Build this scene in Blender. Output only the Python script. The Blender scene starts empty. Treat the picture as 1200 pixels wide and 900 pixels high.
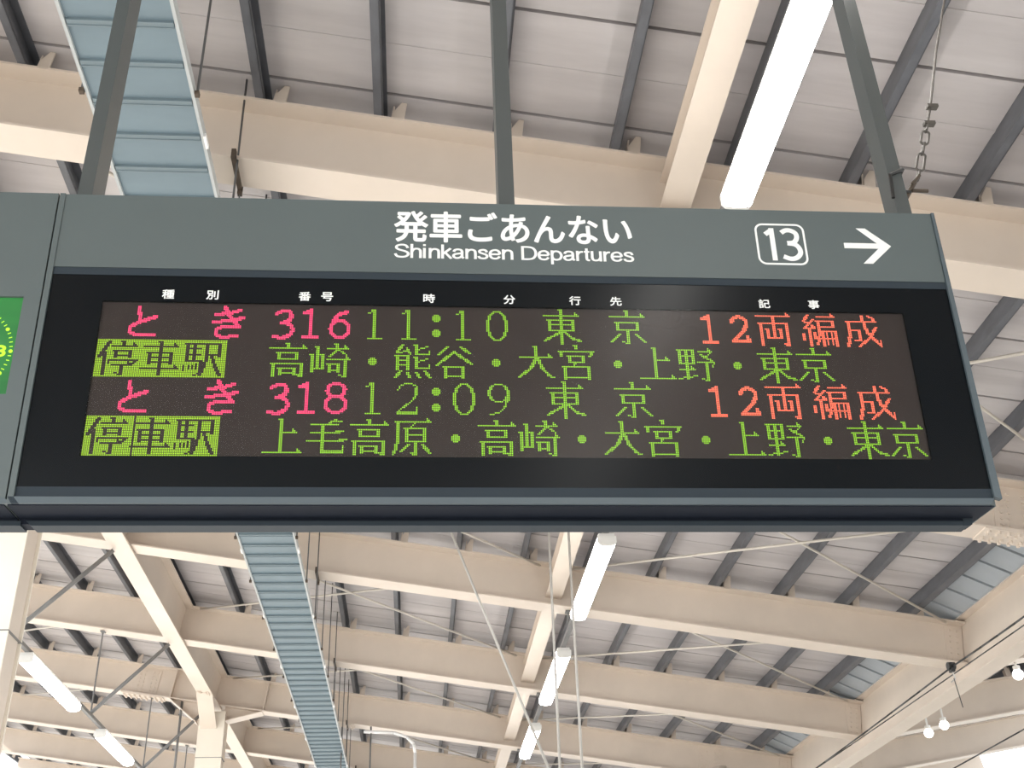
import bpy, math, random
from mathutils import Vector, Matrix
random.seed(7)
SC = bpy.context.scene
COL = SC.collection
OZ = 1.6                      # eye height above the platform; all heights below are given above the eye

# ------------------------------------------------------------------ camera
cam_d = bpy.data.cameras.new('camera'); cam = bpy.data.objects.new('camera', cam_d); COL.objects.link(cam)
RX = (0.99661807, -0.00996773, -0.08156638)
RY = (-0.07544825, -0.50427806, -0.86023904)
RZ = (-0.0325575, 0.86348381, -0.50332467)
m = Matrix((RX, RY, RZ)).to_4x4(); m.translation = (0, 0, OZ)
cam.matrix_world = m
cam_d.sensor_width = 36.0; cam_d.lens = 36.0 * 1334 / 1200; cam_d.clip_end = 400; cam_d.clip_start = 0.02
SC.camera = cam

# ------------------------------------------------------------------ sky and exposure
w = bpy.data.worlds.new('sky'); SC.world = w; w.use_nodes = True
bg = w.node_tree.nodes['Background']; bg.inputs[0].default_value = (0.93, 0.97, 1.0, 1); bg.inputs[1].default_value = 2.85
sun_d = bpy.data.lights.new('sun', 'SUN'); sun_d.energy = 8.0; sun_d.color = (1.0, 0.975, 0.94); sun_d.angle = math.radians(3)
sun = bpy.data.objects.new('sun', sun_d); COL.objects.link(sun)
sun.rotation_euler = Vector((math.cos(math.radians(38)) * .94, math.cos(math.radians(38)) * .34, -math.sin(math.radians(38)))).to_track_quat('-Z', 'Y').to_euler()
SC.view_settings.view_transform = 'Standard'; SC.view_settings.look = 'None'
SC.view_settings.gamma = 1; SC.view_settings.exposure = 0.0
try: SC.view_settings.use_curve_mapping = False
except Exception: pass
SC.cycles.use_denoising = True; SC.cycles.sample_clamp_indirect = 4.0
SC.cycles.max_bounces = 10; SC.cycles.diffuse_bounces = 6; SC.cycles.transparent_max_bounces = 12

# ------------------------------------------------------------------ materials
def mat(name, col, rough=0.5, metal=0.0, spec=0.5, var=0.0, scale=(6, 6, 6), var2=None, emit=None, es=0.0, bump=0.0, detail=5):
    m = bpy.data.materials.new(name); m.use_nodes = True
    nt = m.node_tree; b = nt.nodes['Principled BSDF']
    b.inputs['Roughness'].default_value = rough; b.inputs['Metallic'].default_value = metal
    b.inputs['Specular IOR Level'].default_value = spec
    b.inputs['Base Color'].default_value = (*col, 1)
    if var:
        tc = nt.nodes.new('ShaderNodeTexCoord'); mp = nt.nodes.new('ShaderNodeMapping'); mp.inputs['Scale'].default_value = scale
        nz = nt.nodes.new('ShaderNodeTexNoise'); nz.inputs['Scale'].default_value = 1.0; nz.inputs['Detail'].default_value = detail
        nz.inputs['Roughness'].default_value = 0.6
        cr = nt.nodes.new('ShaderNodeValToRGB')
        c2 = var2 if var2 else tuple(c * (1 - var) for c in col)
        cr.color_ramp.elements[0].position = 0.32; cr.color_ramp.elements[0].color = (*c2, 1)
        cr.color_ramp.elements[1].position = 0.66; cr.color_ramp.elements[1].color = (*col, 1)
        nt.links.new(tc.outputs['Object'], mp.inputs[0]); nt.links.new(mp.outputs[0], nz.inputs['Vector'])
        nt.links.new(nz.outputs['Fac'], cr.inputs[0]); nt.links.new(cr.outputs[0], b.inputs['Base Color'])
        if bump:
            bp = nt.nodes.new('ShaderNodeBump'); bp.inputs['Strength'].default_value = bump; bp.inputs['Distance'].default_value = 0.01
            nt.links.new(nz.outputs['Fac'], bp.inputs['Height']); nt.links.new(bp.outputs[0], b.inputs['Normal'])
    if emit:
        b.inputs['Emission Color'].default_value = (*emit, 1); b.inputs['Emission Strength'].default_value = es
    return m
M = {}
M['cream'] = mat('cream_paint', (0.72, 0.628, 0.543), 0.42, var=0.10, scale=(1.3, 1.3, 1.3))
M['cream_lit'] = mat('lit_cream_paint', (0.86, 0.80, 0.70), 0.4, var=0.05, scale=(1, 1, 1))  # left column flanges: bright light on the front put into a paler cream
M['deck'] = mat('roof_deck_paint', (0.60, 0.57, 0.575), 0.5, var=0.3, scale=(0.35, 2.6, 1.5), var2=(0.42, 0.395, 0.40), detail=6)
M['gutter'] = mat('gutter_paint', (0.42, 0.47, 0.52), 0.45, var=0.15, scale=(2, 2, 2))
M['purlin'] = mat('dark_steel_paint', (0.125, 0.132, 0.150), 0.45, var=0.35, scale=(9, 3, 9))
M['seam'] = mat('seam_filler', (0.03, 0.03, 0.035), 0.8)
M['tray'] = mat('tray_blue_paint', (0.185, 0.255, 0.30), 0.5, var=0.10, scale=(2, 5, 2))
M['tray_edge'] = mat('tray_galvanised', (0.50, 0.53, 0.54), 0.45, var=0.15, scale=(8, 4, 8))
M['tray_rib'] = mat('tray_rib_paint', (0.17, 0.225, 0.255), 0.5)
M['rod'] = mat('galvanised_rod', (0.50, 0.48, 0.45), 0.4, metal=0.3)
M['brace'] = mat('brace_rod_paint', (0.66, 0.62, 0.56), 0.45)
M['chain'] = mat('chain_steel', (0.11, 0.10, 0.09), 0.45, metal=0.3)
M['steel_pipe'] = mat('steel_pipe_paint', (0.47, 0.45, 0.42), 0.4, metal=0.2)
M['rod_dark'] = mat('dark_rod', (0.10, 0.10, 0.10), 0.5)
M['pipe'] = mat('grey_pipe_paint', (0.20, 0.20, 0.20), 0.45, var=0.2, scale=(5, 5, 5))
M['rust'] = mat('rusty_clamp', (0.09, 0.065, 0.045), 0.7, var=0.4, scale=(30, 30, 30))
M['pole'] = mat('pole_grey_paint', (0.080, 0.090, 0.090), 0.42, var=0.06, scale=(3, 3, 3))
M['case'] = mat('board_grey_paint', (0.098, 0.122, 0.124), 0.40, var=0.06, scale=(2.5, 2.5, 2.5))
M['case_dark'] = mat('board_dark_trim', (0.030, 0.041, 0.052), 0.55, spec=0.2)
M['frame'] = mat('board_frame_paint', (0.085, 0.11, 0.125), 0.35)
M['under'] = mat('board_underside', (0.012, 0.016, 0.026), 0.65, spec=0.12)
M['white'] = mat('white_lettering', (0.86, 0.88, 0.86), 0.5)
M['black'] = mat('black_bezel', (0.003, 0.005, 0.007), 0.22, spec=0.5)
M['led_base'] = mat('led_panel_base', (0.012, 0.010, 0.010), 0.6)
M['led_off'] = mat('unlit_led', (0.046, 0.033, 0.032), 0.45, spec=0.3)
M['led_green'] = mat('green_led', (0.1, 0.2, 0.02), 0.5, emit=(0.31, 0.72, 0.015), es=1.15)
M['led_block'] = mat('lime_led', (0.1, 0.2, 0.02), 0.5, emit=(0.38, 0.66, 0.012), es=1.15)
M['led_red'] = mat('red_led', (0.2, 0.02, 0.05), 0.5, emit=(1.0, 0.055, 0.17), es=2.3)
M['led_orange'] = mat('orange_led', (0.2, 0.05, 0.03), 0.5, emit=(1.0, 0.15, 0.085), es=2.3)
M['screen_green'] = mat('clock_screen', (0.01, 0.05, 0.02), 0.25, var=0.5, scale=(0.6, 1, 7), var2=(0.02, 0.13, 0.03), emit=(0.02, 0.16, 0.035), es=0.9)
M['clock_mark'] = mat('clock_mark', (0.1, 0.2, 0.02), 0.5, emit=(0.55, 1.0, 0.02), es=1.1)
M['lamp'] = mat('lamp_diffuser', (0.9, 0.9, 0.88), 0.5, emit=(1.0, 0.97, 0.92), es=22.0)
M['globe'] = mat('lamp_globe', (0.9, 0.9, 0.88), 0.4, emit=(1.0, 0.98, 0.95), es=4.0)
M['lamp_body'] = mat('lamp_housing', (0.80, 0.80, 0.78), 0.4)
M['platform'] = mat('platform_paving', (0.66, 0.64, 0.61), 0.7, var=0.12, scale=(0.8, 0.8, 0.8))
M['ballast'] = mat('track_ballast', (0.42, 0.40, 0.37), 0.9, var=0.3, scale=(5, 5, 5))
M['yellow'] = mat('tactile_yellow', (0.75, 0.52, 0.05), 0.7)
M['black_rubber'] = mat('black_cable', (0.02, 0.02, 0.02), 0.5)
M['bright_white'] = mat('white_enamel', (0.9, 0.9, 0.9), 0.3)

for k in ('led_green', 'led_block', 'led_red', 'led_orange', 'screen_green', 'clock_mark'):
    M[k].cycles.emission_sampling = 'NONE'
def glass_mat():
    m = bpy.data.materials.new('front_acrylic'); m.use_nodes = True; nt = m.node_tree
    for n in list(nt.nodes): nt.nodes.remove(n)
    o = nt.nodes.new('ShaderNodeOutputMaterial'); t = nt.nodes.new('ShaderNodeBsdfTransparent'); t.inputs[0].default_value = (0.97, 0.97, 0.96, 1)
    g = nt.nodes.new('ShaderNodeBsdfGlossy'); g.inputs['Roughness'].default_value = 0.22; g.inputs[0].default_value = (1, 1, 1, 1)
    f = nt.nodes.new('ShaderNodeFresnel'); f.inputs[0].default_value = 1.30
    mx = nt.nodes.new('ShaderNodeMixShader')
    ge = nt.nodes.new('ShaderNodeNewGeometry'); iv = nt.nodes.new('ShaderNodeMath'); iv.operation = 'SUBTRACT'; iv.inputs[0].default_value = 1.0
    mu = nt.nodes.new('ShaderNodeMath'); mu.operation = 'MULTIPLY'      # surface sheen only on the outer side, none inside the sheet
    nt.links.new(ge.outputs['Backfacing'], iv.inputs[1]); nt.links.new(f.outputs[0], mu.inputs[0]); nt.links.new(iv.outputs[0], mu.inputs[1])
    nt.links.new(mu.outputs[0], mx.inputs[0]); nt.links.new(t.outputs[0], mx.inputs[1]); nt.links.new(g.outputs[0], mx.inputs[2]); nt.links.new(mx.outputs[0], o.inputs[0])
    return m
M['glass'] = glass_mat()

M['black'].node_tree.nodes['Principled BSDF'].inputs['IOR'].default_value = 1.30

# ------------------------------------------------------------------ builders
class MB:
    def __init__(s): s.v = []; s.f = []
    def add(s, vs, fs):
        n = len(s.v); s.v += [tuple(p) for p in vs]; s.f += [tuple(i + n for i in f) for f in fs]; return s
    def hexa(s, p):   # 8 corners: bottom ring 0-3, top ring 4-7
        return s.add(p, [(3, 2, 1, 0), (4, 5, 6, 7), (0, 1, 5, 4), (1, 2, 6, 5), (2, 3, 7, 6), (3, 0, 4, 7)])
    def box(s, x0, x1, y0, y1, z0, z1, tf=None):
        p = [(x0, y0, z0), (x1, y0, z0), (x1, y1, z0), (x0, y1, z0), (x0, y0, z1), (x1, y0, z1), (x1, y1, z1), (x0, y1, z1)]
        if tf: p = [tf(*q) for q in p]
        return s.hexa(p)
    def prism(s, poly, y0, y1, tf=None):   # polygon in (x,z), extruded along y
        n = len(poly)
        p = [(x, y0, z) for x, z in poly] + [(x, y1, z) for x, z in poly]
        if tf: p = [tf(*q) for q in p]
        return s.add(p, [tuple(range(n)), tuple(range(2 * n - 1, n - 1, -1))] + [(i, i + n, (i + 1) % n + n, (i + 1) % n) for i in range(n)])
    def tube(s, a, b, r, n=8, r2=None):
        a = Vector(a); b = Vector(b); d = (b - a).normalized()
        u = d.cross(Vector((0, 0, 1)) if abs(d.z) < 0.9 else Vector((1, 0, 0))).normalized(); v = d.cross(u)
        r2 = r if r2 is None else r2
        p = [a + (u * math.cos(t) + v * math.sin(t)) * r for t in [2 * math.pi * i / n for i in range(n)]]
        q = [b + (u * math.cos(t) + v * math.sin(t)) * r2 for t in [2 * math.pi * i / n for i in range(n)]]
        return s.add(p + q, [(i, (i + 1) % n, (i + 1) % n + n, i + n) for i in range(n)] + [tuple(range(n - 1, -1, -1)), tuple(range(n, 2 * n))])
    def poly(s, pts, r, n=6):
        for a, b in zip(pts, pts[1:]): s.tube(a, b, r, n)
        return s
    def quad(s, a, b, c, d): return s.add([a, b, c, d], [(0, 1, 2, 3)])
    def mesh(s, name, material, off=(0, 0, 0)):
        me = bpy.data.meshes.new(name)
        me.from_pydata([(x - off[0], y - off[1], z - off[2]) for x, y, z in s.v], [], s.f)
        me.materials.append(material); me.update()
        return me
    def build(s, name, material, root=None, smooth=False, origin=None):
        """world-space verts (z above the eye level unless origin frame says otherwise)"""
        if root is not None and root.get('_rot'):
            off = (0, 0, 0)
        elif root is not None: off = root['_o']
        else: off = origin or (0, 0, 0)
        me = s.mesh(name, material, off)
        import bmesh as _b
        bm = _b.new(); bm.from_mesh(me); _b.ops.recalc_face_normals(bm, faces=bm.faces); bm.to_mesh(me); bm.free()
        if smooth:
            for p in me.polygons: p.use_smooth = True
        o = bpy.data.objects.new(name, me); COL.objects.link(o)
        if root is not None:
            o.parent = root
            if root.get('_rot'): o['_rot'] = 1
        else: o.location = (off[0], off[1], off[2] + OZ)
        o['_o'] = list(off)
        return o

def thing(name, label, cat, at=(0, 0, 0), group=None):
    o = bpy.data.objects.new(name, None); COL.objects.link(o)
    o.location = (at[0], at[1], at[2] + OZ); o['_o'] = list(at)
    o['label'] = label; o['category'] = cat
    if group: o['group'] = group
    o.empty_display_size = 0.1
    return o
def tag(o, label, cat, group=None):
    o['label'] = label; o['category'] = cat
    if group: o['group'] = group
    return o
def inst(src, name, root, loc):
    """another piece sharing the mesh of src, under root; loc in root space"""
    o = src.copy(); o.name = name; o.parent = root; o.location = loc; COL.objects.link(o); return o
ORD = ['first', 'second', 'third', 'fourth', 'fifth', 'sixth', 'seventh', 'eighth', 'ninth', 'tenth', 'eleventh', 'twelfth', 'thirteenth', 'fourteenth', 'fifteenth', 'sixteenth']

# ------------------------------------------------------------------ roof frame (slopes 8.8 degrees down to the right, then up again beyond the valley girder)
A = math.radians(8.8); ca, sa = math.cos(A), math.sin(A)
def RF(u, y, h): return (u * ca + h * sa, y, -u * sa + h * ca)
UV_, HV_ = 4.94, 4.10
PV = RF(UV_, 0, HV_)
def WF(u, y, h):              # the wing: u measured from the valley, rising
    k = h - HV_
    return (PV[0] + u * ca - k * sa, y, PV[2] + u * sa + k * ca)
HB, HT = 3.895, 4.33          # beam bottom and top
HD = 4.47                     # deck underside
UL, UR, UW = -9.2, 4.80, 4.6
YS = [1.66 + 3 * k for k in range(11)]      # 1.66, 4.66 ... 31.66
YBACK = -16.0                              # the roof goes on behind the viewer
SEAM0, SEAMD = 4.63 - 0.714 * 4, 0.714

# platform and tracks
fl = MB().box(-8, 9, -30, 50, -1.75, -1.6).build('floor', M['platform']); fl['kind'] = 'structure'
g = MB().box(-80, 80, -60, 120, -2.95, -2.85).build('ground', M['ballast']); g['kind'] = 'structure'
for x, nm in ((-7.2, 'trim_1'), (8.2, 'trim_2')):
    t = MB().box(x - 0.15, x + 0.15, -30, 50, -1.6, -1.592).build(nm, M['yellow']); t['kind'] = 'structure'

# roof skin and its deck panels
sk = MB()
sk.box(UL - .1, UR + .05, YBACK, 36, HD + .035, HD + .10, RF)
sk.box(0.1, UW, YBACK, 36, HD + .035, HD + .10, WF)
ceil = sk.build('ceiling', M['seam']); ceil['kind'] = 'structure'
def deck(frame, u0, u1, nm):
    first = None; y = SEAM0 - 24 * SEAMD; k = 0
    while y < 35.3:
        if first is None:
            y00 = y
            b = MB()
            gap = 0.011
            b.box(u0, u1, y + gap, y + SEAMD - gap, HD, HD + .034, frame)
            # shallow stiffening fold along the middle of the pan
            b.box(u0, u1, y + SEAMD * .5 - .012, y + SEAMD * .5 + .012, HD - .004, HD + .002, frame)
            first = b.build(nm, M['deck'], ceil)
        else:
            inst(first, nm, ceil, (0, y - y00, 0))
        y += SEAMD; k += 1
deck(RF, UL, UR - .34, 'roof_panel')
deck(WF, 0.32, UW - .05, 'roof_panel')

# valley gutter between the last purlin and the valley girder
gt = thing('valley_gutter', 'pale blue-grey gutter lining beside the big right girder under the roof', 'gutter', RF(UR - .2, 8, HD - .1))
first = None; y = YBACK; y00 = y
while y < 35:
    if first is None:
        b = MB()
        b.prism([(UR - .36, HD), (UR - .02, HD - .10), (UR + .03, HD - .10), (UR + .03, HD - .06), (UR - .36, HD + .03)], y + .008, y + .355, RF)
        b.prism([(UR - .36, HD - .012), (UR - .02, HD - .115), (UR - .02, HD - .10), (UR - .36, HD)], y + .008, y + .05, RF)
        first = b.build('gutter_section', M['gutter'], gt)
    else: inst(first, 'gutter_section', gt, (0, y - y00, 0))
    y += .3635

# ------------------------------------------------------------------ I-beams across
def ibeam(b_parts, frame, u0, u1, y0, hb=HB, ht=HT, fw=0.235, tf_=0.014, tw=0.010):
    web = MB().box(u0, u1, y0 + fw / 2 - tw / 2, y0 + fw / 2 + tw / 2, hb + tf_, ht - tf_, frame)
    bot = MB().box(u0, u1, y0, y0 + fw, hb, hb + tf_, frame)
    top = MB().box(u0, u1, y0, y0 + fw, ht - tf_, ht, frame)
    web.build('web', M['cream'], b_parts); bot.build('bottom_flange', M['cream'], b_parts); top.build('top_flange', M['cream'], b_parts)
PU = [0.435 + 0.654 * k for k in range(-15, 7)]      # purlin lines
PW = [0.55 + 0.75 * k for k in range(5)]
CLEAT = {}
def cleats(root, frame, us, y0, key, mirror=1):
    for u in us:
        if key not in CLEAT:
            b = MB()
            b.prism([(u + .038 * mirror, HT), (u + .105 * mirror, HT), (u + .100 * mirror, HT + .135), (u + .072 * mirror, HT + .135), (u + .038 * mirror, HT + .06)], y0 + .02, y0 + .03, frame)
            b.box(u + .030 * mirror, u + .038 * mirror, y0 + .03, y0 + .20, HT, HT + .11, frame)
            o = b.build('cleat', M['cream'], root); CLEAT[key] = (o, u, y0, list(root['_o']))
        else:
            src, su, sy, so = CLEAT[key]
            p = Vector(frame(u, y0, 0)) - Vector(frame(su, sy, 0)) - Vector(root['_o']) + Vector(so)
            inst(src, 'cleat', root, p)
def bolts_on_web(b, frame, us, hs, yf, r=0.013, d=0.014):
    for u in us:
        for h in hs:
            b.tube(frame(u, yf, h), frame(u, yf - d, h), r, 6)
def splice(root, frame, uc, y0, plate_w=.34):
    yf = y0 + .1175 - .005
    pl = MB(); pl.box(uc - plate_w / 2, uc + plate_w / 2, yf - .012, yf, HB + .05, HT - .05, frame)
    p = pl.build('splice_plate', M['cream'], root)
    b = MB(); bolts_on_web(b, frame, [uc - .12, uc - .06, uc + .06, uc + .12], [HB + .085 + .053 * i for i in range(6)], yf - .012)
    b.build('bolt', M['cream'], p)['kind'] = 'stuff'
    fp = MB().box(uc - .30, uc + .30, y0 + .002, y0 + .233, HB - .014, HB, frame).build('flange_plate', M['cream'], root)
    b = MB()
    for i in range(8):
        u = uc - .26 + i * .075
        for yy in (.03, .075, .16, .205): b.tube(frame(u, y0 + yy, HB - .014), frame(u, y0 + yy, HB - .038), .014, 6)
    b.build('bolt', M['cream'], fp)['kind'] = 'stuff'
def end_plate(root, frame, u_end, y0, sgn):
    yf = y0 + .1175 - .005
    pl = MB().box(min(u_end, u_end - sgn * .17), max(u_end, u_end - sgn * .17), yf - .010, yf, HB + .03, HT - .03, frame).build('end_plate', M['cream'], root)
    b = MB(); bolts_on_web(b, frame, [u_end - sgn * .05, u_end - sgn * .12], [HB + .07 + .058 * i for i in range(6)], yf - .010, .011, .012)
    b.build('bolt', M['cream'], pl)['kind'] = 'stuff'

GLX = -2.87                          # left girder and column line (x)
def girder_u(z_h): return (GLX - z_h * sa) / ca
GLU = girder_u(4.1)
rowname = ['just overhead, nearer than the board', 'seen right above the board', 'mostly hidden behind the board, riveted splice at its right', 'topmost one seen below the board', 'second one seen below the board', 'third one seen below the board', 'fourth one seen below the board', 'fifth one seen below the board, far away', 'sixth one, very far', 'seventh one, very far', 'eighth one, farthest']
def rown(i): return rowname[i] if i >= 0 else 'behind the viewer, %s out of view' % ORD[-i - 1]
for i, y0 in list(enumerate(YS)) + [(-1 - k, -1.34 - 3 * k) for k in range(5)]:
    frame_row = i in (2, 5, 8, -1, -4)
    r = thing('roof_beam', 'cream steel beam across the middle bay, ' + rown(i), 'beam', RF(0.9, y0 + .12, HB), 'cream beams across the middle bay')
    ibeam(r, RF, GLU + .006, UR + .078, y0)
    cleats(r, RF, [u for u in PU if GLU + .1 < u < UR - .1], y0, 'mid')
    end_plate(r, RF, UR + .07, y0, 1)
    if frame_row:
        splice(r, RF, 4.02 if i == 2 else 3.7, y0); splice(r, RF, GLU + 1.75, y0)
        # haunch towards the column
        h = MB(); h.prism([(GLU + .17, HB), (GLU + .72, HB), (GLU + .17, HB - .22)], y0 + .110, y0 + .124, RF)
        h.build('haunch', M['cream'], r)
        MB().prism([(GLU + .17, HB - .234), (GLU + .17, HB - .22), (GLU + .72, HB + .002), (GLU + .72, HB - .012)], y0 + .002, y0 + .233, RF).build('haunch_flange', M['cream'], r)
        MB().box(GLU + .715, GLU + .727, y0 + .01, y0 + .11, HB + .014, HT - .014, RF).build('stiffener', M['cream'], r)
    l = thing('roof_beam', 'cream steel beam of the left bay, left of the riveted girder, ' + rown(i), 'beam', RF(-6, y0 + .12, HB), 'cream beams across the left bay')
    ibeam(l, RF, UL, GLU - .006, y0)
    cleats(l, RF, [u for u in PU if u < GLU - .1], y0, 'mid')
    if frame_row:
        splice(l, RF, GLU - 1.02, y0)
        MB().prism([(GLU - .17, HB), (GLU - .62, HB), (GLU - .17, HB - .27)], y0 + .110, y0 + .124, RF).build('haunch', M['cream'], l)
        MB().prism([(GLU - .17, HB - .284), (GLU - .17, HB - .27), (GLU - .62, HB + .002), (GLU - .62, HB - .012)], y0 + .002, y0 + .233, RF).build('haunch_flange', M['cream'], l)
        MB().box(GLU - .627, GLU - .615, y0 + .01, y0 + .11, HB + .014, HT - .014, RF).build('stiffener', M['cream'], l)
    q = thing('roof_beam', 'cream steel beam of the right wing beyond the big girder, ' + rown(i), 'beam', WF(3, y0 + .12, HB), 'cream beams of the right wing')
    ibeam(q, WF, 0.19, UW - .2, y0)
    cleats(q, WF, PW, y0, 'wing', -1)
    if frame_row: splice(q, WF, 0.9, y0)

# girders along the platform
def ygirder(name, label, uc, y0, y1, hb, fw=.22, frame=RF, ht=HT):
    r = thing(name, label, 'girder', frame(uc, (y0 + y1) / 2, hb))
    MB().box(uc - .006, uc + .006, y0, y1, hb + .016, ht - .016, frame).build('web', M['cream'], r)
    MB().box(uc - fw / 2, uc + fw / 2, y0, y1, hb, hb + .016, frame).build('bottom_flange', M['cream'], r)
    MB().box(uc - fw / 2, uc + fw / 2, y0, y1, ht - .016, ht, frame).build('top_flange', M['cream'], r)
    return r
gl = ygirder('roof_girder', 'cream riveted girder running away over the left columns', GLU, YBACK, 34, HB - .03)
for y in (7.45, 16.45):
    b = MB()
    for k in range(5):
        for s in (-.07, -.04, .04, .07): b.tube(RF(GLU + s, y - .55 + k * .05, HB - .03), RF(GLU + s, y - .55 + k * .05, HB - .052), .012, 6)
    b.build('bolt', M['cream'], gl)['kind'] = 'stuff'
for yc in (YS[2] - .11, YS[5] - .09):
    zc = RF(GLU, 0, HB - .03)[2]; xg = RF(GLU, 0, HB - .03)[0]
    hp = [(yc - .62, zc + .002), (yc - .0, zc - .34), (yc - .0, zc - .325), (yc - .60, zc + .004)]
    b = MB(); b.add([(xg - .11, y, z) for y, z in hp] + [(xg + .11, y, z) for y, z in hp], [(0, 1, 2, 3), (7, 6, 5, 4), (0, 4, 5, 1), (1, 5, 6, 2), (2, 6, 7, 3), (3, 7, 4, 0)])
    b.build('haunch_flange', M['cream'], gl)
    hw = [(yc - .60, zc + .004), (yc, zc - .325), (yc, zc + .004)]
    MB().add([(xg - .006, y, z) for y, z in hw] + [(xg + .006, y, z) for y, z in hw], [(0, 1, 2), (5, 4, 3), (0, 3, 4, 1), (1, 4, 5, 2), (2, 5, 3, 0)]).build('haunch', M['cream'], gl)
gr = ygirder('valley_girder', 'big pale girder running away along the right edge below the gutter', UR + .085, YBACK, 34, HB - .17, .17, ht=HT + .04)
# struts between beams
for i in range(7):
    y0 = YS[i] + .235; y1 = YS[i + 1]
    r = thing('roof_strut', 'short cream strut between beams near the lamp row, ' + ['out of view overhead', 'above the board', 'hidden behind the board', 'topmost below the board', 'second below the board', 'third below the board', 'farthest'][i], 'strut', RF(.78, (y0 + y1) / 2, 3.99), 'struts between the middle beams')
    MB().box(.67, .83, y0 - .11, y1 + .11, 4.0, 4.012, RF).build('bottom_flange', M['cream'], r)
    MB().box(.744, .756, y0 - .11, y1 + .11, 4.012, 4.24, RF).build('web', M['cream'], r)
    MB().box(.67, .83, y0 - .11, y1 + .11, 4.24, 4.252, RF).build('top_flange', M['cream'], r)

# purlins
def purlin(frame, u, label, key, mirror=1, wide=.05):
    o = MB()
    s = mirror; u -= .03 * s
    def bx(a, b, h0, h1): o.box(min(a, b), max(a, b), YBACK, 35, h0, h1, frame)
    bx(u - .03 * s, u - .024 * s, HT + .006, HD); bx(u - .03 * s, u + (wide - .03) * s, HT, HT + .006)
    bx(u + (wide - .036) * s, u + (wide - .03) * s, HT, HT + .022); bx(u - .03 * s, u + (wide - .03) * s, HD - .006, HD)
    c = frame(u, 10, HT)
    p = o.build('purlin', M['purlin'], None, origin=c)
    return tag(p, label, 'purlin', 'dark purlins under the roof')
for k, u in enumerate(PU):
    n = round((u - 0.435) / 0.654)
    if n > 0: lab = 'dark steel purlin under the roof deck, %s to the right of the strut line' % ORD[n - 1]
    else: lab = 'dark steel purlin under the roof deck, %s to the left of the strut line' % ORD[-n]
    if u > 4.2: lab = 'dark wide purlin beside the gutter, rightmost before the big girder'
    purlin(RF, u, lab, k, 1, .05 if u < 4.2 else .075)
for k, u in enumerate(PW):
    purlin(WF, u, 'dark steel purlin of the right wing, %s beyond the big girder' % ORD[k], k, -1)

# columns under the left girder
def column(y0, label):
    r = thing('steel_column', label, 'column', (GLX, y0 + .15, -1.6))
    x0, x1 = GLX - .18, GLX + .18
    top = 4.12 + .14
    MB().box(x0, x1, y0, y0 + .016, -1.6, top).build('flange', M['cream_lit'], r)
    MB().box(x0, x1, y0 + .284, y0 + .30, -1.6, top).build('flange', M['cream_lit'], r)
    MB().box(x0 + .03, x1 - .022, y0 + .016, y0 + .284, -1.6, top).build('web', M['cream'], r)
    MB().box(x0 + .01, x1 - .012, y0 + .05, y0 + .25, -1.6, top - .02).build('side_plate', M['cream'], r)
    j = MB()
    for z in (2.49, 3.62): j.box(x0 - .002, x1 + .002, y0 - .003, y0 + .302, z, z + .008)
    j.build('joint', M['pipe'], r)
    return r
column(YS[2] - .11, 'brightly lit cream column at the left edge just below the board')
c2 = column(YS[5] - .09, 'cream column under the left girder, lower left behind the blue tray')
# right-hand column and drainpipe
r = thing('steel_column', 'cream column under the big right girder, at the bottom of the view', 'column', (RF(UR + .13, 0, 3.7)[0], YS[5] + .1, -1.6))
xc = r['_o'][0]
MB().box(xc - .17, xc + .17, YS[5] - .08, YS[5] - .064, -1.6, 2.98).build('flange', M['cream'], r)
MB().box(xc - .17, xc + .17, YS[5] + .26, YS[5] + .276, -1.6, 2.98).build('flange', M['cream'], r)
MB().box(xc - .15, xc + .15, YS[5] - .064, YS[5] + .26, -1.6, 2.96).build('web', M['cream'], r)
d = MB().tube((4.27, YS[5] - .35, -1.6), (4.27, YS[5] - .35, 3.32), .11, 20)
tag(d.build('drainpipe', M['cream'], None, True, (4.27, YS[5] - .35, -1.6)), 'round cream drainpipe standing beside the right column at bottom right', 'pipe')

# bracing rods in the roof plane
def rod(a, b, r, m, name, label, cat, group=None, plate=True):
    mb = MB().tube(a, b, r, 6)
    o = mb.build(name, m, None, True, tuple(a))
    return tag(o, label, cat, group)
HR = HT - .03
bays = [(YS[1], 'above the board'), (YS[2], 'just behind the board foot'), (YS[3], 'upper bay below the board'), (YS[4], 'middle bay below the board'), (YS[5], 'lowest bay below the board')]
for (y0, nm) in bays:
    ya, yb = y0 + .12, y0 + 3.12
    for (u0, u1, side) in ((.86, 4.68, 'right of struts'), (.58, GLU + .2, 'left of struts')):
        rod(RF(u0, ya + .1, HR), RF(u1, yb - .1, HR), .012, M['brace'], 'brace_rod', 'steel brace rod fanning out %s, %s' % (side, nm), 'rod', 'roof bracing rods')
        rod(RF(u1, ya + .1, HR - .015), RF(u0, yb - .1, HR - .015), .012, M['brace'], 'brace_rod', 'steel brace rod closing in %s, %s' % (side, nm), 'rod', 'roof bracing rods')
    rod(RF(GLU - .2, ya + .1, HR), RF(GLU - 3.8, yb - .1, HR), .012, M['brace'], 'brace_rod', 'thin steel brace rod in the left bay, %s' % nm, 'rod', 'roof bracing rods')

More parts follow.
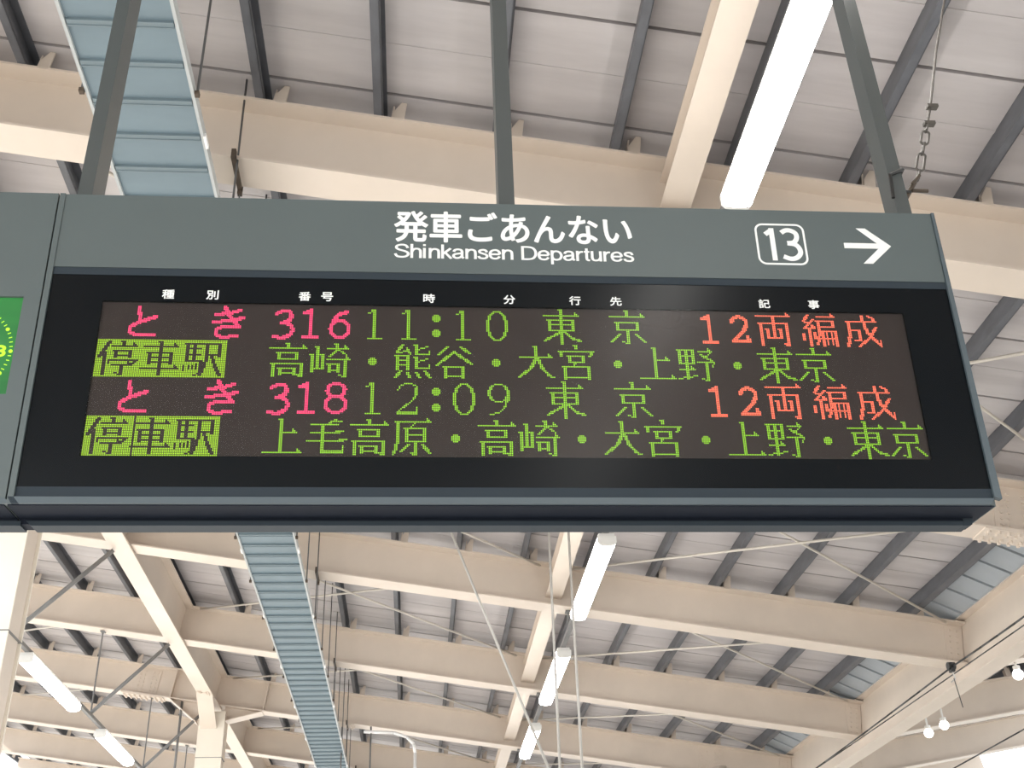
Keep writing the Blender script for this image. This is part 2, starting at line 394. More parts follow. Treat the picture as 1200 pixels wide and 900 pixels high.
# ------------------------------------------------------------------ lamps
def lamp(x, y0, y1, z, label):
    r = thing('fluorescent_lamp', label, 'lamp', (x, (y0 + y1) / 2, z), 'tube lamps under the roof')
    wd = .072
    MB().box(x - wd + .01, x + wd - .01, y0 + .02, y1 - .02, z + .055, z + .09).build('housing', M['lamp_body'], r)
    MB().prism([(x - wd, z + .055), (x - wd, z + .012), (x - wd * .78, z - .012), (x - wd * .4, z - .018), (x, z - .02), (x + wd * .4, z - .018), (x + wd * .78, z - .012), (x + wd, z + .012), (x + wd, z + .055)], y0 + .02, y1 - .02).build('diffuser', M['lamp'], r)
    for a in (y0, y1 - .02):
        MB().prism([(x - wd - .002, z + .06), (x - wd - .002, z + .008), (x - wd * .78, z - .014), (x, z - .022), (x + wd * .78, z - .014), (x + wd + .002, z + .008), (x + wd + .002, z + .06)], a, a + .02).build('end_cap', M['lamp_body'], r)
    return r
LZ = 3.40
names = ['far behind the viewer', 'behind the viewer', 'overhead behind the viewer', 'large, right above the board', 'hidden behind the board', 'nearest of those below the board', 'second of those below the board', 'farthest of those below the board']
for i, (a, b) in enumerate([(-7.9, -6.06), (-4.9, -3.06), (-1.9, -.06), (2.28, 4.13), (5.28, 7.12), (8.27, 10.10), (11.23, 13.10), (14.3, 15.9)]):
    lamp(1.49, a, b, LZ, 'glowing white tube lamp of the right row, ' + names[i])
    if i > 3: lamp(-3.79, a, b, LZ, 'glowing white tube lamp of the left row, ' + names[i])
def lamp_rail(x, label, y0=-1):
    r = thing('lamp_rail', label, 'rail', (x, 8, LZ + .09))
    MB().box(x - .022, x + .022, YBACK + 1, 21, LZ + .092, LZ + .13).build('channel', M['pipe'], r)
    for y in YS:
        zt = RF((x - 4 * sa) / ca, 0, HB)[2]
        MB().tube((x, y + .12, LZ + .10), (x, y + .12, zt), .010, 6).build('hanger', M['pipe'], r)
        MB().box(x - .025, x + .025, y + .08, y + .16, zt - .02, zt - .004).build('clamp', M['pipe'], r)
lamp_rail(1.49, 'thin grey rail carrying the right lamp row')
lamp_rail(-3.79, 'thin grey rail carrying the left lamp row')

# stays and pipes of the left bay
def zbeam(x): return RF((x - 4 * sa) / ca, 0, HB)[2]
def stay(a, b, rr, label, name='stay_pipe'): return rod(a, b, rr, M['pipe'], name, label, 'pipe', 'stays in the left bay')
for y, nm in ((YS[3] + .1, 'just below the board'), (YS[4] + .1, 'beside the lower column'), (YS[5] + .1, 'lowest at left')):
    stay((-2.98, y, zbeam(-2.98) - .05), (-3.80, y, LZ + .12), .022, 'slanting dark grey stay from the left girder to the lamp rail, ' + nm)
stay((-3.35, YS[5] + .1, zbeam(-3.35)), (-3.35, YS[5] + .1, 3.0), .018, 'upright grey hanger pipe left of the lower column, going down out of view')
stay((-3.6, YS[6] + .1, zbeam(-3.6)), (-3.6, YS[6] + .1, 3.2), .018, 'upright grey hanger pipe against the lower column, small and far')

# centre pipes and the long diagonal rod
pY = YS[2] + .1
rod((.97, pY, 3.80), (.955, pY, .9), .0098, M['steel_pipe'], 'hanger_pipe', 'left one of two upright steel pipes below the board, near the lamps', 'pipe')
rod((1.115, pY, 3.78), (1.105, pY, .9), .0098, M['steel_pipe'], 'hanger_pipe', 'right one of two upright steel pipes below the board, crossing the lamp', 'pipe')
rod((.0, pY, 3.93), (1.03, pY, 1.20), .0095, M['steel_pipe'], 'stay_rod', 'long bright diagonal rod below the board, crossing three beams', 'rod')

# ------------------------------------------------------------------ cable tray
TZ = 3.60; TX0, TX1 = -1.43, -0.985
r = thing('cable_tray', 'blue-grey ribbed cable tray running away from upper left to bottom, behind the board', 'cable tray', (-1.2, 10, TZ))
MB().box(TX0, TX1, .3, 22, TZ + .012, TZ + .02).build('base_sheet', M['tray'], r)
for x in (TX0, TX1):
    MB().box(x - .007, x + .007, .3, 22, TZ - .004, TZ + .05).build('side_rail', M['tray_edge'], r)
first = None; k = 0; y = .47
while y < 21.9:
    if first is None:
        b = MB().box(TX0 + .012, TX1 - .012, y - .018, y + .006, TZ - .002, TZ + .012)
        b.box(TX0 + .012, TX1 - .012, y + .006, y + .012, TZ - .006, TZ + .012)
        first = b.build('rib', M['tray_rib'], r)
    else: inst(first, 'rib', r, (0, y - .47, 0))
    y += .2195; k += 1
y = .72; first = None
while y < 21:
    for x in (TX0 - .010, TX1 + .010):
        if first is None: first = MB().box(x - .006, x + .006, y - .04, y + .04, TZ - .008, TZ + .015).build('joint_clip', M['bright_white'], r); fx, fy = x, y
        else: inst(first, 'joint_clip', r, (x - fx, y - fy, 0))
    y += 1.64
# tray suspension
for i in range(16):
    y = 2.71 + .985 * i
    for x, nm in ((TX1 + .02, 'right'), (TX0 - .02, 'left')):
        o = rod((x, y, TZ - .01), (x, y, RF((x - 4.6 * sa) / ca, 0, HD)[2]), .006, M['rod_dark'], 'tray_hanger', 'thin dark hanger rod at the %s edge of the blue tray, %s from the viewer' % (nm, ORD[i]), 'rod', 'tray hanger rods')
        if i < 12:
            MB().box(x - .010, x + .010, y - .012, y + .012, TZ - .016, TZ + .004).build('nut', M['rust'], o)
for i in range(1, 7):
    y = YS[i]; x = -.98; zt = zbeam(x)
    r = thing('beam_clamp', 'small rusty clamp with a hanging wire on the %s beam, beside the tray' % ORD[i - 1], 'clamp', (x, y, zt), 'clamps beside the blue tray')
    MB().box(x - .012, x + .012, y - .02, y + .26, zt - .028, zt - .006).build('jaw', M['rust'], r)
    MB().box(x - .012, x + .012, y - .03, y + .0, zt - .03, zt + .03).build('hook', M['rust'], r)
    MB().box(x - .012, x + .012, y + .235, y + .265, zt - .05, zt + .03).build('hook', M['rust'], r)
    MB().tube((x, y + .25, zt - .03), (x, y + .25, TZ), .004, 5).build('wire', M['rod_dark'], r)

# far conduits under the fifth beam
r = thing('conduit', 'white bent conduit hanging under the far beams, bottom centre', 'conduit', (-.1, 16.3, 3.7))
MB().poly([(-.72, 16.3, 3.88), (-.30, 16.3, 3.86), (-.12, 16.3, 3.80), (-.02, 16.3, 3.70), (0, 16.3, 3.58), (0, 16.3, 2.6)], .022, 8).build('tube', M['bright_white'], r, True)
for x, nm in ((-.62, 'left'), (-1.02, 'far left')):
    rod((x, 16.3, 3.95), (x, 16.3, 2.6), .013, M['pipe'], 'hanger_pipe', 'thin upright pipe at the bottom centre, %s of the white bent conduit' % nm, 'pipe')

# ------------------------------------------------------------------ cables at right
def cable(pts, rr, label, name='cable'):
    return tag(MB().poly(pts, rr, 6).build(name, M['black_rubber'], None, True, pts[0]), label, 'cable')
def sag(a, b, s, n=12):
    return [tuple(a[i] + (b[i] - a[i]) * t + (-4 * s * t * (1 - t) if i == 2 else 0) for i in range(3)) for t in [k / n for k in range(n + 1)]]
cable(sag((4.4, 5.5, 2.62), (4.4, 8.98, 2.59), .02) + sag((4.4, 8.98, 2.59), (4.4, 17.0, 2.56), .03)[1:], .0075, 'upper black cable along the big right girder, held by the clamp')
cable(sag((4.42, 5.5, 2.545), (4.42, 20, 2.62), .03), .005, 'thinner black cable just under the clamped one at right')
r = thing('cable_clamp', 'small black clamp ball on the cables at lower right', 'clamp', (4.4, 8.98, 2.59))
MB().tube((4.37, 8.98, 2.60), (4.43, 8.98, 2.60), .032, 10).box(4.385, 4.415, 8.95, 9.01, 2.55, 2.62).build('body', M['black_rubber'], r)
MB().tube((4.4, 8.98, 2.56), (4.42, 9.0, 2.50), .006, 5).tube((4.42, 9.0, 2.50), (4.38, 9.0, 2.47), .006, 5).build('shackle', M['rod'], r)
MB().tube((4.4, 8.98, 2.5), (4.42, 8.98, 2.26), .004, 5).build('wire', M['black_rubber'], r)
cable(sag((4.95, 7.4, 2.13), (4.95, 18, 2.05), .02), .006, 'lowest thin cable at the bottom right corner')
tag(MB().tube((4.95, 8.9, 2.14), (4.95, 8.9, 2.19), .02, 8).box(4.9, 5.0, 8.86, 8.94, 2.11, 2.14).build('knob_clamp', M['pipe'], None, False, (4.95, 8.9, 2.1)), 'small grey knob on the lowest cable at bottom right', 'clamp')

# ------------------------------------------------------------------ the board (its own frame: x right, y away from the viewer, z up along the face)
TILT = math.radians(4.5)
def board(name, label, cat, x):
    r = thing(name, label, cat, (x, 2.594, 1.182)); r['_rot'] = 1; r['_o'] = [0, 0, 0]
    r.rotation_euler = (TILT, 0, 0)
    return r
db = board('departure_board', 'wide grey hanging departure board with red and green LED text for platform 13', 'sign', 0)
XL, XR = -.988, 1.499
MB().box(XL + .004, XR - .003, .012, .165, -.011, .890).build('casing', M['case'], db)
MB().box(XL + .014, XR - .012, .0, .012, .657, .889).build('header_panel', M['case'], db)
MB().box(XL + .001, XL + .0155, -.003, .014, -.011, .890).build('frame_side', M['case'], db)
MB().prism([(XR - .011, .890), (XR - .002, .890), (XR + .010, .004), (XR - .010, .010)], -.004, .014).build('frame_side', M['frame'], db)
MB().prism([(XL + .0155, .006), (XR - .010, .006), (XR - .022, -.0115), (XL + .030, -.0115)], -.003, .014).build('frame_bottom', M['frame'], db)
MB().prism([(XL + .001, .006), (XL + .0150, .006), (XL + .0295, -.0115), (XL + .012, -.0115)], -.003, .014).build('frame_corner', M['case_dark'], db)
MB().box(XL + .016, XR - .011, .002, .012, .635, .6565).build('header_lip', M['case_dark'], db)
MB().box(XL + .016, XR - .009, .004, .0121, .0065, .034).build('bezel_sill', M['case_dark'], db)
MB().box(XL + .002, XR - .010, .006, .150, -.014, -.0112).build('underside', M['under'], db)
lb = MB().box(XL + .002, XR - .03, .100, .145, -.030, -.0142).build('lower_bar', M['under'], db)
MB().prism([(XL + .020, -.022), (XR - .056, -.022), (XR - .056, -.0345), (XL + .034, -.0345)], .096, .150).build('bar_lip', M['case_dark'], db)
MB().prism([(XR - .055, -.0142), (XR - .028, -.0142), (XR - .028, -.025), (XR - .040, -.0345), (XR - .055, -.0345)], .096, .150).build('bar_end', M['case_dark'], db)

# LED matrix 480 x 96
NX, NZ = 480, 96
DX0, DX1, DZ0, DZ1 = -.8325, 1.3450, .1178, .5548
PX, PZ = (DX1 - DX0) / NX, (DZ1 - DZ0) / NZ
FX0, FX1, FZ0, FZ1 = XL + .016, XR - .010, .034, .635
bz = MB()
bz.box(FX0, DX0 - .002, .004, .0125, FZ0, FZ1).box(DX1 + .002, FX1, .004, .0125, FZ0, FZ1)
bz.box(DX0 - .002, DX1 + .002, .004, .0125, FZ0, DZ0 - .002).box(DX0 - .002, DX1 + .002, .004, .0125, DZ1 + .002, FZ1)
bz.build('bezel', M['black'], db)
scr = MB().box(DX0 - .002, DX1 + .002, .0115, .0125, DZ0 - .002, DZ1 + .002).build('led_panel', M['led_base'], db)
MB().box(DX0 - .002, DX1 + .002, .0045, .0065, DZ0 - .002, DZ1 + .002).build('front_pane', M['glass'], db)

lit = {}
def put(gx, row, pts, key):
    for (x, y) in pts:
        X, Y = int(round(x)) + gx, int(round(y)) + row * 24
        if 0 <= X < NX and 0 <= Y < NZ: lit[(X, Y)] = key
def raster(spec):
    """stroke list on a 24-dot grid. h/H horizontal (H with the small right-hand serif), v/V vertical 1 or 2 dots, d/D line 1 or 2 dots, o/O ring 1 or 2 dots, b dot"""
    P = set()
    def line(x0, y0, x1, y1, w):
        n = int(max(abs(x1 - x0), abs(y1 - y0)) * 2) + 1
        for i in range(n + 1):
            x = x0 + (x1 - x0) * i / n; y = y0 + (y1 - y0) * i / n
            P.add((round(x), round(y)))
            if w > 1: P.add((round(x) + 1, round(y)))
            if w > 2: P.add((round(x), round(y) + 1)); P.add((round(x) + 1, round(y) + 1))
    for st in spec.split(';'):
        t = st.split()
        if not t: continue
        k = t[0]; a = [float(q) for q in t[1:]]
        if k in 'hH':
            line(a[0], a[2], a[1], a[2], 1)
            if k == 'H':
                P.add((round(a[1]) - 1, round(a[2]) - 1)); P.add((round(a[1]) - 2, round(a[2]) - 1)); P.add((round(a[1]) - 2, round(a[2]) - 2))
        elif k in 'vV':
            line(a[0], a[1], a[0], a[2], 2 if k == 'V' else 1)
            if k == 'V': P.add((round(a[0]) - 1, round(a[1])))
        elif k in 'dDT':
            wq = {'d': 1, 'D': 2, 'T': 3}[k]
            for i in range(0, len(a) - 2, 2): line(a[i], a[i + 1], a[i + 2], a[i + 3], wq)
        elif k in 'oO':
            cx, cy, rx, ry = a
            n = 90
            pr = None
            for i in range(n + 1):
                th = 2 * math.pi * i / n; x = cx + rx * math.cos(th); y = cy + ry * math.sin(th)
                P.add((round(x), round(y)))
                if k == 'O' : P.add((round(cx + (rx - 1) * math.cos(th)), round(cy + (ry - .6) * math.sin(th))))
                elif abs(math.cos(th)) > .80: P.add((round(cx + (rx - 1) * math.cos(th)), round(y)))
        elif k == 'b':
            cx, cy = a
            for dx in range(-2, 3):
                for dy in range(-2, 3):
                    if abs(dx) + abs(dy) <= 3: P.add((round(cx) + dx, round(cy) + dy))
    return P
K = {
'高': 'V 11 1 3;H 1 22 4;h 6 17 7;V 6 7 11;V 16 7 11;h 6 17 11;h 3 20 14;V 3 14 22;V 19 14 22;d 17 21 19 22;h 7 16 17;V 7 17 21;V 15 17 21;h 7 16 20',
'崎': 'V 4 3 17;V 1 8 19;V 7 8 17;h 1 8 17;H 10 22 4;V 15 1 5;D 15 5 11 9;d 17 5 21 8;H 10 23 11;h 11 17 14;V 11 14 19;V 16 14 19;h 11 17 18;V 20 11 22;d 17 21 20 22',
'熊': 'D 5 1 2 5;d 2 6 9 5;d 8 3 10 7;V 2 8 17;h 2 9 8;V 8 8 17;h 2 9 11;h 2 9 14;V 13 1 7;d 20 2 14 4;h 13 21 7;v 21 5 7;V 13 9 16;d 20 10 14 12;h 13 21 16;v 21 14 16;D 4 18 1 22;D 8 19 9 22;D 13 19 15 22;D 18 18 21 22',
'谷': 'D 7 2 2 7;D 15 2 20 6;D 11 5 1 14;D 12 6 21 13;h 6 17 15;V 6 15 22;V 16 15 22;h 6 17 21',
'大': 'H 2 21 8;V 11 1 9;D 11 9 8 15 1 21;D 12 9 15 16 20 21;D 18 20 21 21',
'宮': 'V 11 0 2;h 2 21 4;V 2 4 7;D 21 4 19 7;h 7 16 7;V 7 7 11;V 15 7 11;h 7 16 11;d 11 11 10 13;h 4 19 14;V 4 14 22;V 18 14 22;h 4 19 21',
'上': 'V 10 1 21;H 12 19 9;H 1 22 21',
'野': 'V 1 2 11;V 9 2 11;V 5 2 21;h 1 10 2;h 1 10 6;h 1 10 11;H 1 10 15;d 0 21 11 19;H 13 21 3;d 21 3 17 7;D 14 5 18 8;H 12 22 10;d 22 10 21 13;V 17 10 22;d 14 21 17 22',
'東': 'V 11 0 23;H 1 22 4;h 4 19 7;V 4 7 14;V 18 7 14;h 4 19 10;h 4 19 14;D 10 15 1 21;D 13 15 17 19 22 21',
'京': 'V 11 0 3;H 1 22 4;h 5 18 8;V 5 8 13;V 17 8 13;h 5 18 13;V 11 13 22;d 8 21 11 22;D 6 16 1 21;D 16 16 21 21',
'停': 'D 6 1 1 11;V 4 8 22;V 14 1 3;H 8 22 4;h 10 19 7;V 10 7 11;V 18 7 11;h 10 19 10;h 7 22 13;v 7 13 15;D 22 13 20 15;H 9 20 16;V 14 16 22;d 11 21 14 22',
'車': 'V 11 1 22;H 2 21 4;h 5 18 8;V 5 8 15;V 17 8 15;h 5 18 11;h 5 18 14;H 1 22 18',
'駅': 'V 2 2 13;h 2 11 2;V 6 2 13;h 2 10 5;h 2 10 9;h 2 11 13;V 10 13 20;d 7 22 10 21;v 1 16 19;v 4 16 18;v 6 16 18;v 8 15 18;h 13 21 2;V 13 2 12;V 20 2 10;h 13 21 9;D 13 12 10 22;D 16 10 18 16 21 22',
'毛': 'd 17 1 13 3;h 3 18 4;h 3 19 9;D 16 2 19 2;D 17 8 20 8;h 1 21 14;D 19 13 22 13;V 9 4 21;h 10 21 21;h 10 21 20;v 21 17 21',
'原': 'H 3 22 2;V 3 2 14;d 3 14 1 22;d 4 14 2 21;d 13 3 11 5;h 8 19 6;V 8 6 14;V 18 6 14;h 8 19 10;h 8 19 14;V 13 14 22;d 11 21 13 22;D 9 16 5 20;D 17 16 21 21',
'両': 'H 1 22 2;h 3 20 7;V 3 7 22;V 19 7 22;d 17 21 19 22;V 11 2 17;V 7 11 17;V 15 11 17;h 7 16 17',
'編': 'D 5 1 2 5;D 2 5 5 7;D 8 4 2 10;h 2 9 10;V 5 10 22;D 1 14 1 18;D 8 13 8 17;D 7 8 8 10;H 11 22 2;h 11 21 5;V 20 5 9;h 11 21 9;V 11 5 14;D 11 14 9 21;V 13 12 22;h 12 22 12;V 21 12 22;h 12 22 17;v 16 12 21;v 19 12 21',
'成': 'H 2 21 5;V 3 5 14;D 3 14 1 22;h 4 9 11;V 9 11 18;D 6 18 9 18;D 12 1 13 9 15 14;D 15 14 21 21;v 22 18 22;D 20 9 15 16 8 22;D 16 1 19 3',
'と': 'T 9 2 10 10;T 19 8 14 10 9 12 5 15 5 18 8 20 19 20',
'き': 'T 4 6 12 5 18 3;T 3 11 12 10 20 8;T 9 1 12 7 18 14;T 18 14 8 14 5 16 5 19 8 21 17 20',
'0': 'o 8 11.5 6 9.5', '1': 'V 7 2 20;h 4 12 21;d 4 4 7 3', ':': 'b 8 7;b 8 17',
'2': 'd 2 6 4 3 7 2 10 2 13 4 13 8 11 12 2 20;D 12 5 12 8;h 2 13 20;h 2 13 21;v 13 17 21',
'9': 'o 8 7.5 6 5.5;D 13 8 13 12;d 13 12 11 17 8 20 3 21',
'6r': 'T 12 3 7 5 4 9 3 14;O 8.5 15 6 6', '3r': 'T 3 5 6 3 10 3 12 6 10 10 6 11;T 9 11 12 13 13 16 11 19 7 21 2 20',
'1r': 'T 7 2 7 20;h 3 12 21;h 3 12 20;T 3 4 7 3', '8r': 'O 8 6.5 5.5 4.5;O 8 15.5 6.5 5.5',
'2r': 'T 3 6 4 4 7 2 10 3 12 5 12 8 10 12 3 19;T 3 19 13 19;T 12 16 13 19', '・': 'b 12 12'}
WORDS = []
def word(row, items, key, label, name='led_text', inv=False):
    P = set()
    for ch, gx in items:
        for (x, y) in raster(K[ch]): P.add((x + gx, y + row * 24))
    if inv:
        lo = min(g for _, g in items); hi = max(g for _, g in items) + 24
        full = {(x, y) for x in range(lo, hi + 1) for y in range(row * 24, row * 24 + 24)}
        P = full - P
        if row == 3: P = {q for q in P if q[0] != 26}
    P = {q for q in P if 0 <= q[0] < NX and 0 <= q[1] < NZ}
    WORDS.append((P, key, label, name))
def run(s, x0): return [(c, x0 + 24 * i) for i, c in enumerate(s)]
word(0, [('と', 11), ('き', 60)], 'led_red', 'red LED train name とき in the top row')
word(0, [('3r', 96), ('1r', 112), ('6r', 128)], 'led_red', 'red LED train number 316')
word(0, [('1', 149), ('1', 169), (':', 185), ('1', 201), ('0', 221)], 'led_green', 'green LED time 11:10')
word(0, [('東', 256), ('京', 296)], 'led_green', 'green LED destination in the top row')
word(0, [('1r', 350), ('2r', 368), ('両', 386), ('編', 414), ('成', 441)], 'led_orange', 'orange-red LED note in the top row')
word(1, run('停車駅', 0), 'led_block', 'lime LED block with dark characters in the second row', 'led_block', True)
word(1, run('高崎・熊谷・大宮・上野・東京', 96), 'led_green', 'green LED list of stops in the second row')
word(2, [('と', 11), ('き', 60)], 'led_red', 'red LED train name とき in the third row')
word(2, [('3r', 96), ('1r', 112), ('8r', 128)], 'led_red', 'red LED train number 318')
word(2, [('1', 149), ('2', 169), (':', 185), ('0', 201), ('9', 221)], 'led_green', 'green LED time 12:09')
word(2, [('東', 256), ('京', 296)], 'led_green', 'green LED destination in the third row')
word(2, [('1r', 350), ('2r', 368), ('両', 386), ('編', 414), ('成', 441)], 'led_orange', 'orange-red LED note in the third row')
word(3, run('停車駅', 0), 'led_block', 'lime LED block with dark characters in the bottom row', 'led_block', True)
word(3, run('上毛高原・高崎・大宮・上野・東京', 96), 'led_green', 'green LED list of stops in the bottom row')
def dots(P, fill, yy):
    b = MB(); ex, ez = PX * fill / 2, PZ * fill / 2
    for (i, j) in P:
        cx = DX0 + (i + .5) * PX; cz = DZ1 - (j + .5) * PZ
        n = len(b.v)
        b.v += [(cx - ex, yy, cz - ez), (cx + ex, yy, cz - ez), (cx + ex, yy, cz + ez), (cx - ex, yy, cz + ez)]
        b.f.append((n, n + 1, n + 2, n + 3))
    return b
allp = set()
for P, key, label, name in WORDS:
    o = dots(sorted(P), .68, .0100).build(name, M[key], db); o['label'] = label; o['kind'] = 'stuff'
    allp |= P
# (recalc may flip flat dots; both sides emit alike)
off = dots([(i, j) for i in range(NX) for j in range(NZ) if (i, j) not in allp], .78, .0105).build('unlit_dots', M['led_off'], db); off['kind'] = 'stuff'

# printed lettering
def text_mesh(s):
    c = bpy.data.curves.new('lettering', 'FONT'); c.body = s; c.size = 1; c.resolution_u = 6
    o = bpy.data.objects.new('lettering', c); COL.objects.link(o)
    bpy.context.view_layer.update()
    me = bpy.data.meshes.new_from_object(o.evaluated_get(bpy.context.evaluated_depsgraph_get()))
    bpy.data.objects.remove(o); bpy.data.curves.remove(c)
    return me
def lettering(s, x0, x1, z0, z1, root, name='lettering', m='white', bold=0.0, yy=-.0008, label=None):
    me = text_mesh(s); bld = bold
    xs = [v.co.x for v in me.vertices]; ys = [v.co.y for v in me.vertices]
    ax, bx_, ay, by = min(xs), max(xs), min(ys), max(ys)
    for v in me.vertices:
        v.co = Vector((x0 + (v.co.x - ax) / (bx_ - ax) * (x1 - x0), yy, z0 + (v.co.y - ay) / (by - ay) * (z1 - z0)))
    if bld:      # heavier weight: the same outlines laid over each other, shifted by half the extra stroke width
        vs = [tuple(v.co) for v in me.vertices]; fs = [tuple(p.vertices) for p in me.polygons]; n = len(vs)
        V = []; F = []
        for k in range(8):
            a = math.pi * k / 4; dx, dz = bld * math.cos(a), bld * math.sin(a)
            V += [(x + dx, y - .00001 * k, z + dz) for x, y, z in vs]; F += [tuple(i + n * k for i in f) for f in fs]
        me = bpy.data.meshes.new(name); me.from_pydata(V, [], F)
    me.materials.clear(); me.materials.append(M[m]); me.name = name
    o = bpy.data.objects.new(name, me); COL.objects.link(o); o.parent = root
    if label: o['label'] = label
    return o
SG = {   # sans-serif letters as stroke centre lines, cap height 1; (advance, [(smooth, points)...])
'S': (.70, [(1, [(.60, .70), (.52, .88), (.33, .935), (.13, .86), (.10, .70), (.22, .58), (.42, .50), (.58, .40), (.62, .25), (.52, .11), (.33, .065), (.13, .12), (.05, .30)])]),
'h': (.56, [(0, [(.08, 0), (.08, 1)]), (1, [(.08, .42), (.16, .61), (.30, .665), (.43, .60), (.465, .42), (.465, 0)])]),
'i': (.25, [(0, [(.08, 0), (.08, .73)]), (0, [(.08, .86), (.08, 1)])]),
'n': (.56, [(0, [(.08, 0), (.08, .73)]), (1, [(.08, .42), (.16, .61), (.30, .665), (.43, .60), (.465, .42), (.465, 0)])]),
'k': (.51, [(0, [(.08, 0), (.08, 1)]), (0, [(.44, .73), (.09, .32)]), (0, [(.20, .42), (.47, 0)])]),
'a': (.57, [(1, [(.07, .50), (.13, .63), (.27, .67), (.40, .62), (.44, .48), (.44, .15), (.52, .05)]), (1, [(.44, .40), (.28, .37), (.10, .31), (.06, .18), (.14, .07), (.27, .06), (.40, .15), (.44, .28)])]),
's': (.51, [(1, [(.42, .50), (.36, .64), (.24, .67), (.11, .62), (.10, .49), (.24, .40), (.38, .33), (.43, .20), (.36, .08), (.23, .06), (.10, .10), (.05, .22)])]),
'e': (.57, [(0, [(.06, .37), (.49, .37)]), (1, [(.49, .37), (.46, .55), (.37, .65), (.27, .67), (.13, .61), (.06, .46), (.06, .27), (.13, .11), (.27, .06), (.40, .10), (.48, .22)])]),
'D': (.77, [(0, [(.09, 0), (.09, 1)]), (1, [(.09, .935), (.35, .935), (.55, .87), (.66, .68), (.68, .5), (.66, .32), (.55, .13), (.35, .065), (.09, .065)])]),
'p': (.58, [(0, [(.08, -.27), (.08, .73)]), (1, [(.08, .46), (.14, .62), (.28, .67), (.42, .60), (.49, .44), (.49, .28), (.42, .12), (.28, .06), (.14, .11), (.08, .26)])]),
'r': (.36, [(0, [(.08, 0), (.08, .73)]), (1, [(.08, .42), (.14, .58), (.24, .655), (.34, .66)])]),
't': (.31, [(1, [(.14, .92), (.14, .5), (.14, .18), (.18, .08), (.28, .06)]), (0, [(.02, .67), (.27, .67)])]),
'u': (.57, [(1, [(.08, .73), (.08, .45), (.08, .25), (.13, .10), (.26, .06), (.39, .13), (.46, .30)]), (0, [(.46, 0), (.46, .73)])]),
' ': (.30, []),
'1': (.42, [(0, [(.02, .80), (.20, .94)]), (0, [(.20, 0), (.20, 1)])]),
'3': (.55, [(1, [(.04, .86), (.16, .935), (.30, .935), (.43, .85), (.44, .70), (.35, .57), (.17, .54)]), (1, [(.17, .54), (.38, .50), (.48, .37), (.48, .22), (.36, .09), (.20, .06), (.02, .13)])])}
def stroke_text(txt, x0, x1, zb, cap, root, name, label, th=.125):
    polys = []; adv = 0
    for ch in txt:
        a, ps = SG[ch]
        for sm, pts in ps:
            if sm:
                q = [pts[0]] + pts + [pts[-1]]; out = []
                for i in range(1, len(q) - 2):
                    for k in range(5):
                        t = k / 5; p0, p1, p2, p3 = q[i - 1], q[i], q[i + 1], q[i + 2]
                        out.append(tuple(.5 * (2 * p1[j] + (p2[j] - p0[j]) * t + (2 * p0[j] - 5 * p1[j] + 4 * p2[j] - p3[j]) * t * t + (3 * p1[j] - p0[j] - 3 * p2[j] + p3[j]) * t ** 3) for j in (0, 1)))
                out.append(pts[-1]); pts = out
            polys.append([(x + adv, z) for x, z in pts])
        adv += a
    xs = [x for p in polys for x, z in p]; lo, hi = min(xs) - th / 2, max(xs) + th / 2
    sxx = (x1 - x0) / (hi - lo); b = MB()
    for n_, p in enumerate(polys):
        L = []; Rr = []
        for i, (x, z) in enumerate(p):
            xa, za = p[max(i - 1, 0)]; xb, zb_ = p[min(i + 1, len(p) - 1)]
            dx, dz = (xb - xa), (zb_ - za); l = math.hypot(dx, dz) or 1; nx, nz = -dz / l * th / 2, dx / l * th / 2
            L.append((x + nx, z + nz)); Rr.append((x - nx, z - nz))
        P3 = [(x0 + (x - lo) * sxx, -.0010 - .00001 * n_, zb + z * cap) for x, z in L + Rr]; m_ = len(L)
        b.add(P3, [(i, i + 1, i + 1 + m_, i + m_) for i in range(m_ - 1)])
    o = b.build(name, M['white'], root); o['label'] = label
    return o
lettering('発車ごあんない', -.071, .594, .758, .857, db, bold=.0023, label='white Japanese heading 発車ごあんない')
stroke_text('Shinkansen Departures', -.072, .597, .7035, .0455, db, 'lettering', 'white heading Shinkansen Departures')
for ch, x in zip('種別番号時分行先記事', (-.6663, -.5507, -.3075, -.2480, .0257, .2434, .4236, .5367, .953, 1.0937)):
    lettering(ch, x - .0155, x + .0155, .5655, .5925, db, 'column_heading', bold=.0006, yy=.0036)
stroke_text('13', .975, 1.086, .7180, .1085, db, 'platform_number', 'white number 13', .135)
def rrect(b, x0, x1, z0, z1, r, t):
    def ring(d):
        pts = []
        for cx, cz, a0 in ((x1 - r, z1 - r, 0), (x0 + r, z1 - r, 90), (x0 + r, z0 + r, 180), (x1 - r, z0 + r, 270)):
            for k in range(7):
                a = math.radians(a0 + 15 * k); pts.append((cx + (r - d) * math.cos(a), -.0012, cz + (r - d) * math.sin(a)))
        return pts
    o, i = ring(0), ring(t); n = len(o)
    b.add(o + i, [(k, (k + 1) % n, (k + 1) % n + n, k + n) for k in range(n)]); return b
rrect(MB(), .9530, 1.0985, .7035, .8420, .024, .0062).build('number_border', M['white'], db)
ar = [(1.2536, .832), (1.2800, .832), (1.3485, .7737 - .001), (1.2857, .7134), (1.2576, .7134), (1.3095, .7640), (1.2100, .7640), (1.2100, .7815), (1.3085, .7815)]
MB().prism(ar, -.0014, 0).build('arrow', M['white'], db)
db_screws = MB()
for x in (XL + .008, XR - .002):
    pass

